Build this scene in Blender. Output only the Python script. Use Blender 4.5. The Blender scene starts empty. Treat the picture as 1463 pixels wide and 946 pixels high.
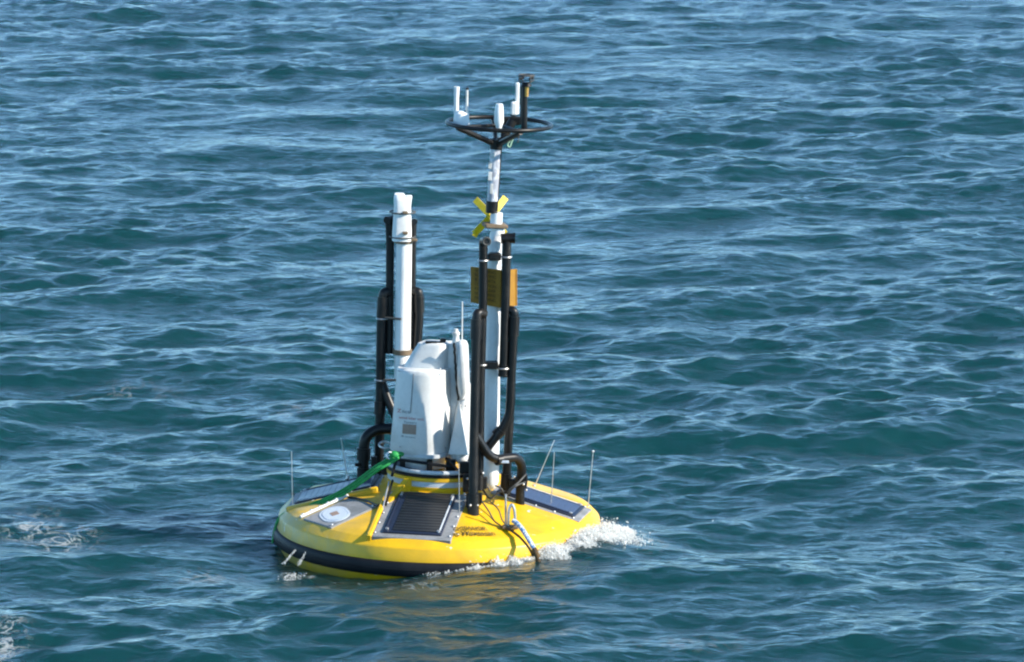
import bpy, math, random
import numpy as np
from mathutils import Vector, Matrix, Euler
from math import radians, sin, cos, pi, sqrt, atan2

scn = bpy.context.scene
COL = scn.collection
random.seed(7)

# ------------------------------------------------------------------ camera
F_PX, CX, CY = 6420.0, 731.5, 473.0            # focal length and centre in photo pixels
HULL_Z = 0.10                                  # height of the hull's rub line above the mean sea
CAM_D, CAM_H = 37.4, 7.6 + HULL_Z
cam_data = bpy.data.cameras.new('camera')
cam = bpy.data.objects.new('camera', cam_data)
COL.objects.link(cam)
cam_data.sensor_width = 36.0
cam_data.lens = 36.0 * F_PX / 1463.0
cam_data.clip_start = 0.5
cam_data.clip_end = 60000.0
cam.location = (0.0, -CAM_D, CAM_H)
CAM_ROT = Euler((radians(90.0 - 8.99), 0.0, radians(-0.945)), 'XYZ')
cam.rotation_euler = CAM_ROT
scn.camera = cam

# ------------------------------------------------------------------ sky and sun
SUN_EL, SUN_AZ = radians(31.0), radians(110.0)   # azimuth clockwise from +Y
world = bpy.data.worlds.new('World')
scn.world = world
world.use_nodes = True
wn = world.node_tree.nodes
sky = wn.new('ShaderNodeTexSky')
sky.sky_type = 'NISHITA'
sky.sun_disc = False
sky.sun_elevation = SUN_EL
sky.sun_rotation = SUN_AZ
sky.air_density = 0.5
sky.dust_density = 0.0
sky.ozone_density = 1.8
tint = wn.new('ShaderNodeMix')                  # the camera's cool white balance, over the whole sky alike
tint.data_type = 'RGBA'
tint.blend_type = 'MULTIPLY'
tint.inputs[0].default_value = 1.0
tint.inputs[7].default_value = (0.84, 1.04, 0.99, 1.0)
world.node_tree.links.new(sky.outputs[0], tint.inputs[6])
world.node_tree.links.new(tint.outputs[2], wn['Background'].inputs[0])
wn['Background'].inputs[1].default_value = 0.15
sun_data = bpy.data.lights.new('sun', 'SUN')
sun_data.energy = 3.5
sun_data.angle = radians(0.53)
sun_data.color = (1.0, 0.93, 0.82)
sun = bpy.data.objects.new('sun', sun_data)
COL.objects.link(sun)
sun_dir = Vector((sin(SUN_AZ) * cos(SUN_EL), cos(SUN_AZ) * cos(SUN_EL), sin(SUN_EL)))
sun.rotation_euler = sun_dir.to_track_quat('Z', 'Y').to_euler()
sun.location = sun_dir * 60

vs = scn.view_settings
vs.view_transform = 'Standard'
vs.look = 'None'
vs.gamma = 1.0
vs.use_curve_mapping = False
vs.exposure = 1.4

scn.render.engine = 'CYCLES'
scn.cycles.use_denoising = True
scn.cycles.max_bounces = 8
scn.cycles.transparent_max_bounces = 8
scn.cycles.filter_width = 2.2
scn.cycles.caustics_reflective = False
scn.cycles.caustics_refractive = False

# ------------------------------------------------------------------ materials
def mat(name):
    m = bpy.data.materials.new(name)
    m.use_nodes = True
    nt = m.node_tree
    return m, nt, nt.nodes['Principled BSDF']

def ramp(nt, src, p0, p1, c0=(0, 0, 0, 1), c1=(1, 1, 1, 1)):
    r = nt.nodes.new('ShaderNodeValToRGB')
    r.color_ramp.elements[0].position = p0
    r.color_ramp.elements[1].position = p1
    r.color_ramp.elements[0].color = c0
    r.color_ramp.elements[1].color = c1
    nt.links.new(src, r.inputs[0])
    return r

def noise(nt, scale, detail=4.0, rough=0.55, vec=None, dist=0.0):
    n = nt.nodes.new('ShaderNodeTexNoise')
    n.inputs['Scale'].default_value = scale
    n.inputs['Detail'].default_value = detail
    n.inputs['Roughness'].default_value = rough
    n.inputs['Distortion'].default_value = dist
    if vec is not None:
        nt.links.new(vec, n.inputs['Vector'])
    return n

def mixc(nt, fac, a, b):
    m = nt.nodes.new('ShaderNodeMix')
    m.data_type = 'RGBA'
    for sock, v in ((m.inputs[6], a), (m.inputs[7], b)):
        if isinstance(v, tuple):
            sock.default_value = v
        else:
            nt.links.new(v, sock)
    if isinstance(fac, float):
        m.inputs[0].default_value = fac
    else:
        nt.links.new(fac, m.inputs[0])
    return m.outputs[2]

def worn(name, base, dirt, rough=0.4, scale=5.0, lo=0.5, hi=0.75, bump=0.0, metallic=0.0, spec=0.5, stretch=(1, 1, 1), fine=0.25):
    m, nt, p = mat(name)
    tc = nt.nodes.new('ShaderNodeTexCoord')
    mp = nt.nodes.new('ShaderNodeMapping')
    mp.inputs['Scale'].default_value = stretch
    nt.links.new(tc.outputs['Object'], mp.inputs['Vector'])
    n1 = noise(nt, scale, 6.0, 0.62, mp.outputs[0], 0.4)
    r1 = ramp(nt, n1.outputs['Fac'], lo, hi)
    c = mixc(nt, r1.outputs[0], base + (1,), dirt + (1,))
    n2 = noise(nt, scale * 9, 3.0, 0.6, mp.outputs[0])
    r2 = ramp(nt, n2.outputs['Fac'], 0.42, 0.75, (1, 1, 1, 1), (1 - fine, 1 - fine, 1 - fine, 1))
    mm = nt.nodes.new('ShaderNodeMix')
    mm.data_type = 'RGBA'
    mm.blend_type = 'MULTIPLY'
    mm.inputs[0].default_value = 1.0
    nt.links.new(c, mm.inputs[6])
    nt.links.new(r2.outputs[0], mm.inputs[7])
    nt.links.new(mm.outputs[2], p.inputs['Base Color'])
    rr = nt.nodes.new('ShaderNodeMapRange')
    rr.inputs['To Min'].default_value = rough
    rr.inputs['To Max'].default_value = min(1.0, rough + 0.25)
    nt.links.new(n1.outputs['Fac'], rr.inputs[0])
    nt.links.new(rr.outputs[0], p.inputs['Roughness'])
    p.inputs['Metallic'].default_value = metallic
    p.inputs['Specular IOR Level'].default_value = spec
    if bump:
        b = nt.nodes.new('ShaderNodeBump')
        b.inputs['Strength'].default_value = bump
        b.inputs['Distance'].default_value = 0.01
        nt.links.new(n2.outputs['Fac'], b.inputs['Height'])
        nt.links.new(b.outputs[0], p.inputs['Normal'])
    return m

M = {}
def yellow_hull():
    m, nt, p = mat('yellow_gelcoat')
    tc = nt.nodes.new('ShaderNodeTexCoord')
    ob = tc.outputs['Object']
    base = (0.76, 0.425, 0.005, 1)
    n1 = noise(nt, 3.2, 7.0, 0.6, ob, 0.5)
    c = mixc(nt, ramp(nt, n1.outputs['Fac'], 0.42, 0.72).outputs[0], base, (0.52, 0.31, 0.012, 1))
    # salt and bird grime on the weather (left) side
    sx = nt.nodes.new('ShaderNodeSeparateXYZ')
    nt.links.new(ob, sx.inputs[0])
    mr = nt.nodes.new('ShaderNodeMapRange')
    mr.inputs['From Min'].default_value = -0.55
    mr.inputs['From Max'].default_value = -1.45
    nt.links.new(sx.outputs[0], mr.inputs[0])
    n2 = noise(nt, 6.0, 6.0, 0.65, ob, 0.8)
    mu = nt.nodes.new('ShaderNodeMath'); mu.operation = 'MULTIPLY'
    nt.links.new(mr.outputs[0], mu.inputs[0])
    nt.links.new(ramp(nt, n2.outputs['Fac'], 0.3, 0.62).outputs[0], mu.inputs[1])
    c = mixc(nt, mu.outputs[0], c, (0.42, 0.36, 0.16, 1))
    # scuffs and small brown marks
    n3 = noise(nt, 22.0, 5.0, 0.7, ob, 1.0)
    c = mixc(nt, ramp(nt, n3.outputs['Fac'], 0.66, 0.76).outputs[0], c, (0.33, 0.19, 0.02, 1))
    n5 = noise(nt, 13.0, 3.0, 0.5, ob, 0.3)
    c = mixc(nt, ramp(nt, n5.outputs['Fac'], 0.70, 0.745).outputs[0], c, (0.66, 0.62, 0.50, 1))
    # green slime below the rubber fender
    ms = nt.nodes.new('ShaderNodeMapRange')
    ms.inputs['From Min'].default_value = -0.15
    ms.inputs['From Max'].default_value = -0.30
    nt.links.new(sx.outputs[2], ms.inputs[0])
    n4 = noise(nt, 5.0, 5.0, 0.6, ob, 0.6)
    ml = nt.nodes.new('ShaderNodeMath'); ml.operation = 'MULTIPLY'
    nt.links.new(ms.outputs[0], ml.inputs[0])
    nt.links.new(ramp(nt, n4.outputs['Fac'], 0.2, 0.7).outputs[0], ml.inputs[1])
    c = mixc(nt, ml.outputs[0], c, (0.42, 0.36, 0.03, 1))
    nt.links.new(c, p.inputs['Base Color'])
    p.inputs['Roughness'].default_value = 0.42
    p.inputs['Specular IOR Level'].default_value = 0.5
    b = nt.nodes.new('ShaderNodeBump')
    b.inputs['Strength'].default_value = 0.35
    b.inputs['Distance'].default_value = 0.02
    nt.links.new(n1.outputs['Fac'], b.inputs['Height'])
    nt.links.new(b.outputs[0], p.inputs['Normal'])
    return m
M['yellow'] = yellow_hull()
M['white'] = worn('white_paint', (0.76, 0.76, 0.74), (0.60, 0.58, 0.52), 0.35, 4.0, 0.5, 0.85, 0.05, fine=0.08)
M['lidar_white'] = worn('grey_white_gelcoat', (0.62, 0.62, 0.60), (0.48, 0.47, 0.43), 0.35, 4.0, 0.5, 0.85, 0.05, fine=0.08)
M['white_dirty'] = worn('weathered_white_paint', (0.64, 0.64, 0.61), (0.40, 0.39, 0.34), 0.4, 9.0, 0.45, 0.7, 0.1)
M['sleeve'] = worn('milky_plastic_sleeve', (0.62, 0.64, 0.68), (0.33, 0.34, 0.38), 0.25, 16.0, 0.45, 0.55, 0.1, stretch=(1, 1, .45))
M['black'] = worn('black_pipe_plastic', (0.007, 0.007, 0.007), (0.030, 0.026, 0.021), 0.24, 6.0, 0.5, 0.85, 0.05, spec=0.28)
M['rubber'] = worn('black_rubber', (0.006, 0.007, 0.009), (0.018, 0.019, 0.022), 0.40, 3.0, 0.45, 0.8, 0.2, spec=0.22, stretch=(1, 1, .4))
M['steel'] = worn('stainless_steel', (0.55, 0.55, 0.54), (0.30, 0.28, 0.25), 0.32, 20.0, 0.5, 0.7, 0, 0.9)
M['grey'] = worn('grey_grp_tray', (0.26, 0.265, 0.27), (0.15, 0.155, 0.15), 0.5, 5.0, 0.4, 0.75, 0.15)
M['grey_light'] = worn('pale_grey_coaming', (0.52, 0.55, 0.57), (0.36, 0.38, 0.38), 0.45, 5.0, 0.45, 0.75, 0.1)
M['cell'] = worn('solar_cell', (0.010, 0.010, 0.012), (0.018, 0.018, 0.019), 0.22, 4.0, 0.4, 0.8, spec=0.6)
M['cell_sky_tint'] = worn('sky_tinted_solar_cell', (0.040, 0.052, 0.100), (0.055, 0.068, 0.120), 0.22, 4.0, 0.4, 0.8, spec=0.6)  # sky reflection put into the cell colour as a paler blue
M['panel_frame'] = worn('panel_backing', (0.010, 0.017, 0.040), (0.016, 0.024, 0.045), 0.35, 5.0)
M['sign'] = worn('yellow_sign_plate', (0.34, 0.165, 0.006), (0.24, 0.11, 0.006), 0.5, 8.0, 0.4, 0.75, 0.05)
M['sign_ink'] = worn('sign_ink', (0.035, 0.018, 0.004), (0.06, 0.03, 0.005), 0.6, 8.0)
M['topmark'] = worn('bright_yellow_plate', (0.75, 0.55, 0.008), (0.60, 0.42, 0.01), 0.4, 8.0)
M['brass'] = worn('tarnished_brass', (0.42, 0.26, 0.06), (0.22, 0.13, 0.04), 0.4, 20.0, metallic=0.4)
M['brown'] = worn('rusty_clamp', (0.17, 0.12, 0.07), (0.08, 0.05, 0.03), 0.6, 20.0)
M['green'] = worn('green_webbing', (0.008, 0.30, 0.055), (0.005, 0.17, 0.035), 0.5, 22.0, 0.4, 0.7, 0.4)
M['blue_rope'] = worn('blue_white_rope', (0.10, 0.24, 0.48), (0.60, 0.64, 0.68), 0.7, 30.0, 0.44, 0.54, 0.6)
M['rope_dark'] = worn('dark_chafe_sleeve', (0.07, 0.04, 0.02), (0.16, 0.09, 0.03), 0.8, 20.0, 0.4, 0.7, 0.6)
M['wire'] = worn('grey_cable', (0.05, 0.05, 0.045), (0.14, 0.13, 0.12), 0.5, 20.0)
M['ink_red'] = worn('red_print', (0.48, 0.08, 0.08), (0.50, 0.16, 0.16), 0.5, 30.0)
M['ink_dark'] = worn('dark_print', (0.08, 0.11, 0.13), (0.18, 0.22, 0.24), 0.5, 30.0)
M['ink_black'] = worn('black_print', (0.085, 0.048, 0.006), (0.16, 0.09, 0.008), 0.5, 18.0, 0.4, 0.62)
M['tan'] = worn('brown_label_print', (0.30, 0.21, 0.16), (0.24, 0.17, 0.13), 0.5, 12.0)
M['sticker'] = worn('white_sticker', (0.52, 0.58, 0.64), (0.40, 0.46, 0.52), 0.5, 9.0, 0.5, 0.8)
M['sticker_blue'] = worn('pale_blue_print', (0.30, 0.38, 0.48), (0.36, 0.44, 0.52), 0.5, 9.0)
M['pale_green'] = worn('pale_green_cord', (0.45, 0.65, 0.45), (0.35, 0.5, 0.38), 0.6, 9.0)

# ------------------------------------------------------------------ mesh helpers
class MB:
    def __init__(self):
        self.v, self.f = [], []
    def ring_loft(self, rings, cap0=True, cap1=True):
        n = len(rings[0]); b = len(self.v)
        for r in rings:
            self.v.extend([tuple(p) for p in r])
        for i in range(len(rings) - 1):
            for j in range(n):
                a = b + i * n + j; c = b + i * n + (j + 1) % n
                self.f.append((a, c, c + n, a + n))
        if cap0: self.f.append(tuple(b + j for j in reversed(range(n))))
        if cap1: self.f.append(tuple(b + (len(rings) - 1) * n + j for j in range(n)))
        return self
    def tube(self, pts, r, seg=14, cap=True):
        pts = [Vector(p) for p in pts]
        rs = r if isinstance(r, (list, tuple)) else [r] * len(pts)
        t0 = (pts[1] - pts[0]).normalized()
        up = Vector((0, 0, 1)) if abs(t0.z) < 0.9 else Vector((0, 1, 0))
        nrm = (up - t0 * up.dot(t0)).normalized()
        rings = []
        for i, p in enumerate(pts):
            if i == 0: t = pts[1] - pts[0]
            elif i == len(pts) - 1: t = pts[-1] - pts[-2]
            else: t = (pts[i + 1] - p).normalized() + (p - pts[i - 1]).normalized()
            t = t.normalized()
            nrm = (nrm - t * nrm.dot(t)).normalized()
            bn = t.cross(nrm)
            rings.append([p + (nrm * cos(2 * pi * k / seg) + bn * sin(2 * pi * k / seg)) * rs[i] for k in range(seg)])
        return self.ring_loft(rings, cap, cap)
    def lathe(self, prof, c=(0, 0, 0), seg=48, cap0=False, cap1=False):
        c = Vector(c)
        rings = [[c + Vector((r * cos(2 * pi * k / seg), r * sin(2 * pi * k / seg), z)) for k in range(seg)] for r, z in prof]
        return self.ring_loft(rings, cap0, cap1)
    def torus(self, c, R, r, ax=None, seg=64, sub=10):
        c = Vector(c)
        q = Matrix.Identity(3) if ax is None else Vector(ax).to_track_quat('Z', 'Y').to_matrix()
        b = len(self.v)
        for i in range(seg):
            a = 2 * pi * i / seg
            for j in range(sub):
                s = 2 * pi * j / sub
                self.v.append(tuple(c + q @ Vector(((R + r * cos(s)) * cos(a), (R + r * cos(s)) * sin(a), r * sin(s)))))
        for i in range(seg):
            for j in range(sub):
                i2, j2 = (i + 1) % seg, (j + 1) % sub
                self.f.append((b + i * sub + j, b + i2 * sub + j, b + i2 * sub + j2, b + i * sub + j2))
        return self
    def box(self, c, s, rot=None, bev=0.0):
        c = Vector(c); q = Matrix.Identity(3) if rot is None else rot
        hx, hy, hz = s[0] / 2, s[1] / 2, s[2] / 2
        e = min(bev, hx * .45, hy * .45, hz * .45)
        if e <= 0:
            b = len(self.v)
            for z in (-hz, hz):
                for x, y in ((-hx, -hy), (hx, -hy), (hx, hy), (-hx, hy)):
                    self.v.append(tuple(c + q @ Vector((x, y, z))))
            for f in ((3, 2, 1, 0), (4, 5, 6, 7), (0, 1, 5, 4), (1, 2, 6, 5), (2, 3, 7, 6), (3, 0, 4, 7)):
                self.f.append(tuple(b + k for k in f))
        else:
            rings = []
            for z, d in ((-hz, e), (-hz + e, 0), (hz - e, 0), (hz, e)):
                X, Y = hx - d, hy - d
                rings.append([c + q @ Vector(p + (z,)) for p in ((-X + e, -Y), (X - e, -Y), (X, -Y + e), (X, Y - e), (X - e, Y), (-X + e, Y), (-X, Y - e), (-X, -Y + e))])
            self.ring_loft(rings)
        return self
    def sphere(self, c, r, seg=12, rows=7, sc=(1, 1, 1)):
        prof = []
        c = Vector(c)
        rings = []
        for i in range(rows + 1):
            a = -pi / 2 + pi * (0.02 + 0.96 * i / rows)
            rings.append([c + Vector((r * cos(a) * cos(2 * pi * k / seg) * sc[0], r * cos(a) * sin(2 * pi * k / seg) * sc[1], r * sin(a) * sc[2])) for k in range(seg)])
        return self.ring_loft(rings)
    def build(self, name, material, parent=None, smooth=35):
        me = bpy.data.meshes.new(name)
        me.from_pydata([tuple(p) for p in self.v], [], self.f)
        me.materials.append(material)
        if smooth:
            me.shade_smooth()
            me.set_sharp_from_angle(angle=radians(smooth))
        me.update()
        o = bpy.data.objects.new(name, me)
        COL.objects.link(o)
        if parent is not None:
            o.parent = parent
        return o

def fillet(pts, rad, n=7):
    """Round the corners of a polyline."""
    pts = [Vector(p) for p in pts]
    out = [pts[0]]
    for i in range(1, len(pts) - 1):
        a, p, b = pts[i - 1], pts[i], pts[i + 1]
        da, db = (a - p), (b - p)
        d = min(rad, da.length * .48, db.length * .48)
        s, e = p + da.normalized() * d, p + db.normalized() * d
        for k in range(n + 1):
            t = k / n
            out.append(s * (1 - t) ** 2 + p * 2 * t * (1 - t) + e * t * t)
    out.append(pts[-1])
    return out

def smoothline(pts, n=8):
    """Catmull-Rom curve through points."""
    P = [Vector(p) for p in pts]
    P = [P[0] * 2 - P[1]] + P + [P[-1] * 2 - P[-2]]
    out = []
    for i in range(1, len(P) - 2):
        for k in range(n):
            t = k / n
            a, b, c, d = P[i - 1], P[i], P[i + 1], P[i + 2]
            out.append(0.5 * ((2 * b) + (c - a) * t + (2 * a - 5 * b + 4 * c - d) * t * t + (3 * b - a - 3 * c + d) * t ** 3))
    out.append(P[-2])
    return out

def thing(name, label, cat, loc=(0, 0, 0)):
    o = bpy.data.objects.new(name, None)
    o.empty_display_size = 0.3
    COL.objects.link(o)
    o.location = loc
    o['label'] = label
    o['category'] = cat
    return o

def tag(o, label=None, cat=None, kind=None):
    if label: o['label'] = label
    if cat: o['category'] = cat
    if kind: o['kind'] = kind
    return o

# ------------------------------------------------------------------ the sea
def sea_field():
    """Wind-sea height and choppy displacement on a periodic tile, from a directional spectrum."""
    rng = np.random.default_rng(SEA_SEED)
    N = 2048
    Lx, Ly = 60.0, 120.0
    kx = 2 * np.pi * np.fft.fftfreq(N, Lx / N)[None, :]
    ky = 2 * np.pi * np.fft.fftfreq(N, Ly / N)[:, None]
    k = np.sqrt(kx ** 2 + ky ** 2); k[0, 0] = 1e9
    lp = 5.0                                           # dominant wavelength
    kp = 2 * np.pi / lp
    P = np.exp(-1.25 * (kp / k) ** 2) / k ** 3.7
    P = P * np.exp(-(k * 0.020) ** 2)
    wd = radians(-76.0)                                # waves run towards the viewer, slightly to the right
    c = (kx * cos(wd) + ky * sin(wd)) / k
    D = np.where(c > 0, np.abs(c) ** np.clip(9.0 - k * 0.8, 2.5, 9.0), 0.12 * np.abs(c) ** 2) + 0.05
    g = rng.standard_normal((N, N)) + 1j * rng.standard_normal((N, N))
    H = g * np.sqrt(P * D)
    sc = SEA_STD / np.fft.ifft2(H).real.std()
    lowpass = np.exp(-(k / (2 * np.pi / 1.7)) ** 4)
    fields = []
    for filt in (lowpass, 1 - lowpass):
        F = H * filt * sc
        fields += [np.fft.ifft2(F).real, np.fft.ifft2(1j * kx / k * F).real, np.fft.ifft2(1j * ky / k * F).real]
    G = (rng.standard_normal((N, N)) + 1j * rng.standard_normal((N, N))) * np.exp(-(np.hypot(kx, ky * 1.6) / (2 * np.pi / 7.0)) ** 2)
    gust = np.fft.ifft2(G).real
    gust = np.clip(1.0 + 0.20 * gust / gust.std(), 0.6, 1.5)
    fields = [f.astype(np.float32) for f in fields] + [gust.astype(np.float32)]
    return fields, Lx, Ly, N

SEA_SEED, SEA_STD, CHOP = 11, 0.046, 0.35
def sample(A, x, y, Lx, Ly, N):
    fx = (x / Lx * N) % N; fy = (y / Ly * N) % N
    ix = np.floor(fx).astype(int); iy = np.floor(fy).astype(int)
    tx, ty = fx - ix, fy - iy
    ix %= N; iy %= N
    jx, jy = (ix + 1) % N, (iy + 1) % N
    return (A[iy, ix] * (1 - tx) + A[iy, jx] * tx) * (1 - ty) + (A[jy, ix] * (1 - tx) + A[jy, jx] * tx) * ty

SEA_OFF = (3.0, 20.0)
FIELD = sea_field()
def gauss(x, y, cx, cy, sx, sy):
    return np.exp(-((x - cx) / sx) ** 2 - ((y - cy) / sy) ** 2)

def sea_at(x, y):
    fl, Lx, Ly, N = FIELD
    X, Y = x + SEA_OFF[0], y + SEA_OFF[1]
    v = [sample(f, X, Y, Lx, Ly, N) for f in fl]
    z, ux, uy = [v[i] + v[i + 3] * v[6] for i in range(3)]
    calm = 1 - 0.65 * gauss(x, y, 0, -0.6, 2.0, 1.8)      # the hull flattens the sea right beside it
    z = z * calm; ux = ux * calm; uy = uy * calm
    # the wave the buoy rides on: trough under the left bow, crest piling up on the right
    z = z + 0.15 * gauss(x, y, 1.2, -0.70, 0.85, 0.9) - 0.085 * gauss(x, y, -0.95, -1.2, 0.95, 0.9) + 0.055 * gauss(x, y, 0.35, -1.5, 0.6, 0.5)
    return z, ux, uy

def make_sea():
    # rows get longer and columns wider with distance, then coarse out to the horizon
    ys = [-37.0]
    while ys[-1] < 90.0:
        y = ys[-1]; d = y + CAM_D
        step = 0.9 if d < 22 else max(0.036, 0.80 * d * d / (CAM_H * 4494.0))
        if 22 <= d < 26: step = 0.2
        ys.append(y + step)
    while ys[-1] < 30000.0:
        ys.append(ys[-1] * 1.12)
    ys = [-4000.0, -1200.0, -400.0, -150.0, -80.0, -55.0] + ys
    ys = np.array(ys)
    u = np.linspace(-1, 1, 760)
    side = np.linspace(1, 3.4, 260)[1:]
    u = np.concatenate([-side[::-1], u, side])
    ext = 3.4 * 1.35 ** np.arange(1, 12)
    u = np.concatenate([-ext[::-1], u, ext])
    w = np.maximum(5.2, (ys + CAM_D) * 0.150)
    X = u[None, :] * w[:, None] + (0.35 + (ys * 0.0)) [:, None] * 1.0 + (np.clip(ys, -40, 400) * 0.0165)[:, None]
    Y = np.repeat(ys[:, None], len(u), 1)
    z, ux, uy = sea_at(X, Y)
    fade = np.clip(1.0 - (np.abs(u)[None, :] - 3.4) / 1.5, 0, 1) * np.clip(1.6 - (Y - 90) / 200.0, 0, 1) * np.clip((Y + 60) / 20, 0, 1)
    fade = np.minimum(fade, 1)
    co = np.stack([X + CHOP * ux * fade, Y + CHOP * uy * fade, z * fade], -1).astype(np.float32)
    nr, nc = X.shape
    idx = np.arange(nr * nc).reshape(nr, nc)
    quads = np.stack([idx[:-1, :-1], idx[:-1, 1:], idx[1:, 1:], idx[1:, :-1]], -1).reshape(-1)
    me = bpy.data.meshes.new('sea')
    me.vertices.add(nr * nc); me.vertices.foreach_set('co', co.reshape(-1))
    nq = len(quads) // 4
    me.loops.add(len(quads)); me.loops.foreach_set('vertex_index', quads.astype(np.int32))
    me.polygons.add(nq)
    me.polygons.foreach_set('loop_start', np.arange(0, nq * 4, 4, dtype=np.int32))
    me.update(calc_edges=True)
    me.polygons.foreach_set('use_smooth', np.ones(nq, dtype=bool))
    # foam left on the water: broken patches beside the buoy and on old crests
    f = np.zeros_like(X)
    for cx, cy, sx, sy, a in FOAM_SPOTS:
        f = np.maximum(f, a * gauss(co[..., 0], co[..., 1], cx, cy, sx, sy))
    lace = f
    f = np.zeros_like(X)
    r = np.sqrt(co[..., 0] ** 2 + co[..., 1] ** 2)
    th = np.arctan2(co[..., 0], -co[..., 1])
    arc = np.exp(-((r - 1.46) / 0.15) ** 2) * np.clip((th - 0.30) / 0.5, 0, 1) * np.clip((1.75 - th) / 0.3, 0, 1)
    f = np.maximum(f, 0.95 * arc)
    thin = np.exp(-((r - 1.52) / 0.10) ** 2) * np.clip((th + 1.25) / 0.3, 0, 1) * np.clip((0.4 - th) / 0.3, 0, 1)
    f = np.maximum(f, 0.55 * thin)
    al = me.attributes.new('lace', 'FLOAT', 'POINT')
    al.data.foreach_set('value', lace.reshape(-1).astype(np.float32))
    at = me.attributes.new('foam', 'FLOAT', 'POINT')
    at.data.foreach_set('value', f.reshape(-1).astype(np.float32))
    me.materials.append(sea_material())
    o = bpy.data.objects.new('sea', me)
    COL.objects.link(o)
    tag(o, 'blue green choppy sea water with wind ripples', None, 'structure')
    return o

def sea_material():
    m = bpy.data.materials.new('sea_water')
    m.use_nodes = True
    nt = m.node_tree
    for n in list(nt.nodes): nt.nodes.remove(n)
    L = nt.links.new
    out = nt.nodes.new('ShaderNodeOutputMaterial')
    tc = nt.nodes.new('ShaderNodeTexCoord')
    def mapped(scale, rot=0.0):
        mp = nt.nodes.new('ShaderNodeMapping')
        mp.inputs['Scale'].default_value = scale
        mp.inputs['Rotation'].default_value = (0, 0, rot)
        L(tc.outputs['Object'], mp.inputs['Vector'])
        return mp.outputs[0]
    n1 = noise(nt, 5.0, 3.0, 0.55, mapped((0.6, 1.3, 1.0), 0.25), 0.4)
    n2 = noise(nt, 19.0, 3.0, 0.6, mapped((0.7, 1.3, 1.0), 0.3), 0.4)
    b1 = nt.nodes.new('ShaderNodeBump')
    b1.inputs['Strength'].default_value = 1.0
    b1.inputs['Distance'].default_value = 0.055
    ng = noise(nt, 0.16, 2.0, 0.5, mapped((1.0, 1.5, 1.0)))
    rg = nt.nodes.new('ShaderNodeMapRange')
    rg.inputs['From Min'].default_value = 0.3; rg.inputs['From Max'].default_value = 0.7
    rg.inputs['To Min'].default_value = 0.75; rg.inputs['To Max'].default_value = 1.0
    L(ng.outputs['Fac'], rg.inputs[0])
    L(rg.outputs[0], b1.inputs['Strength'])
    L(n1.outputs['Fac'], b1.inputs['Height'])
    b2 = nt.nodes.new('ShaderNodeBump')
    b2.inputs['Strength'].default_value = 1.0
    b2.inputs['Distance'].default_value = 0.008
    L(n2.outputs['Fac'], b2.inputs['Height'])
    L(b1.outputs[0], b2.inputs['Normal'])
    nrm = b2.outputs[0]
    fr = nt.nodes.new('ShaderNodeFresnel')
    fr.inputs['IOR'].default_value = 1.333
    L(nrm, fr.inputs['Normal'])
    gl = nt.nodes.new('ShaderNodeBsdfGlossy')
    gl.inputs['Roughness'].default_value = 0.21
    L(nrm, gl.inputs['Normal'])
    df = nt.nodes.new('ShaderNodeSubsurfaceScattering')         # light scattered back by turbid sea water
    df.inputs['Color'].default_value = (0.012, 0.132, 0.140, 1)
    df.falloff = 'BURLEY'
    df.inputs['Scale'].default_value = 1.0
    df.inputs['Radius'].default_value = (0.5, 1.5, 1.5)
    tr = nt.nodes.new('ShaderNodeBsdfTransparent')
    tr.inputs['Color'].default_value = (0.92, 1.0, 0.96, 1)
    body = nt.nodes.new('ShaderNodeMixShader')
    body.inputs[0].default_value = 0.74
    rfr = nt.nodes.new('ShaderNodeBsdfRefraction')
    rfr.inputs['IOR'].default_value = 1.333
    rfr.inputs['Roughness'].default_value = 0.0
    rfr.inputs['Color'].default_value = (0.94, 1.0, 0.97, 1)
    L(nrm, rfr.inputs['Normal'])
    thru = nt.nodes.new('ShaderNodeMixShader')
    thru.inputs[0].default_value = 0.45
    L(rfr.outputs[0], thru.inputs[1]); L(tr.outputs[0], thru.inputs[2])
    L(df.outputs[0], body.inputs[1]); L(thru.outputs[0], body.inputs[2])
    mx = nt.nodes.new('ShaderNodeMixShader')
    L(fr.outputs[0], mx.inputs[0]); L(body.outputs[0], mx.inputs[1]); L(gl.outputs[0], mx.inputs[2])
    # foam
    at = nt.nodes.new('ShaderNodeAttribute'); at.attribute_name = 'foam'
    nf = noise(nt, 9.0, 8.0, 0.68, mapped((1.0, 0.8, 1.0), 0.4), 1.2)
    sb = nt.nodes.new('ShaderNodeMath'); sb.operation = 'ADD'
    L(nf.outputs['Fac'], sb.inputs[0])
    sc_ = nt.nodes.new('ShaderNodeMath'); sc_.operation = 'MULTIPLY_ADD'
    L(at.outputs['Fac'], sc_.inputs[0]); sc_.inputs[1].default_value = 0.55; sc_.inputs[2].default_value = -0.55
    L(sc_.outputs[0], sb.inputs[1])
    rf = ramp(nt, sb.outputs[0], 0.27, 0.46)
    fd = nt.nodes.new('ShaderNodeBsdfDiffuse')
    fd.inputs['Color'].default_value = (0.62, 0.64, 0.63, 1)
    mf = nt.nodes.new('ShaderNodeMixShader')
    fo = nt.nodes.new('ShaderNodeMath'); fo.operation = 'MULTIPLY'
    fm = nt.nodes.new('ShaderNodeMapRange')
    fm.inputs['From Min'].default_value = 0.4; fm.inputs['From Max'].default_value = 0.95
    fm.inputs['To Min'].default_value = 0.30; fm.inputs['To Max'].default_value = 0.95
    L(at.outputs['Fac'], fm.inputs[0])
    L(rf.outputs[0], fo.inputs[0]); L(fm.outputs[0], fo.inputs[1])
    # old foam torn into lace
    la = nt.nodes.new('ShaderNodeAttribute'); la.attribute_name = 'lace'
    nl = noise(nt, 4.5, 4.0, 0.6, mapped((1.0, 0.6, 1.0), 0.2), 1.2)
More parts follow.
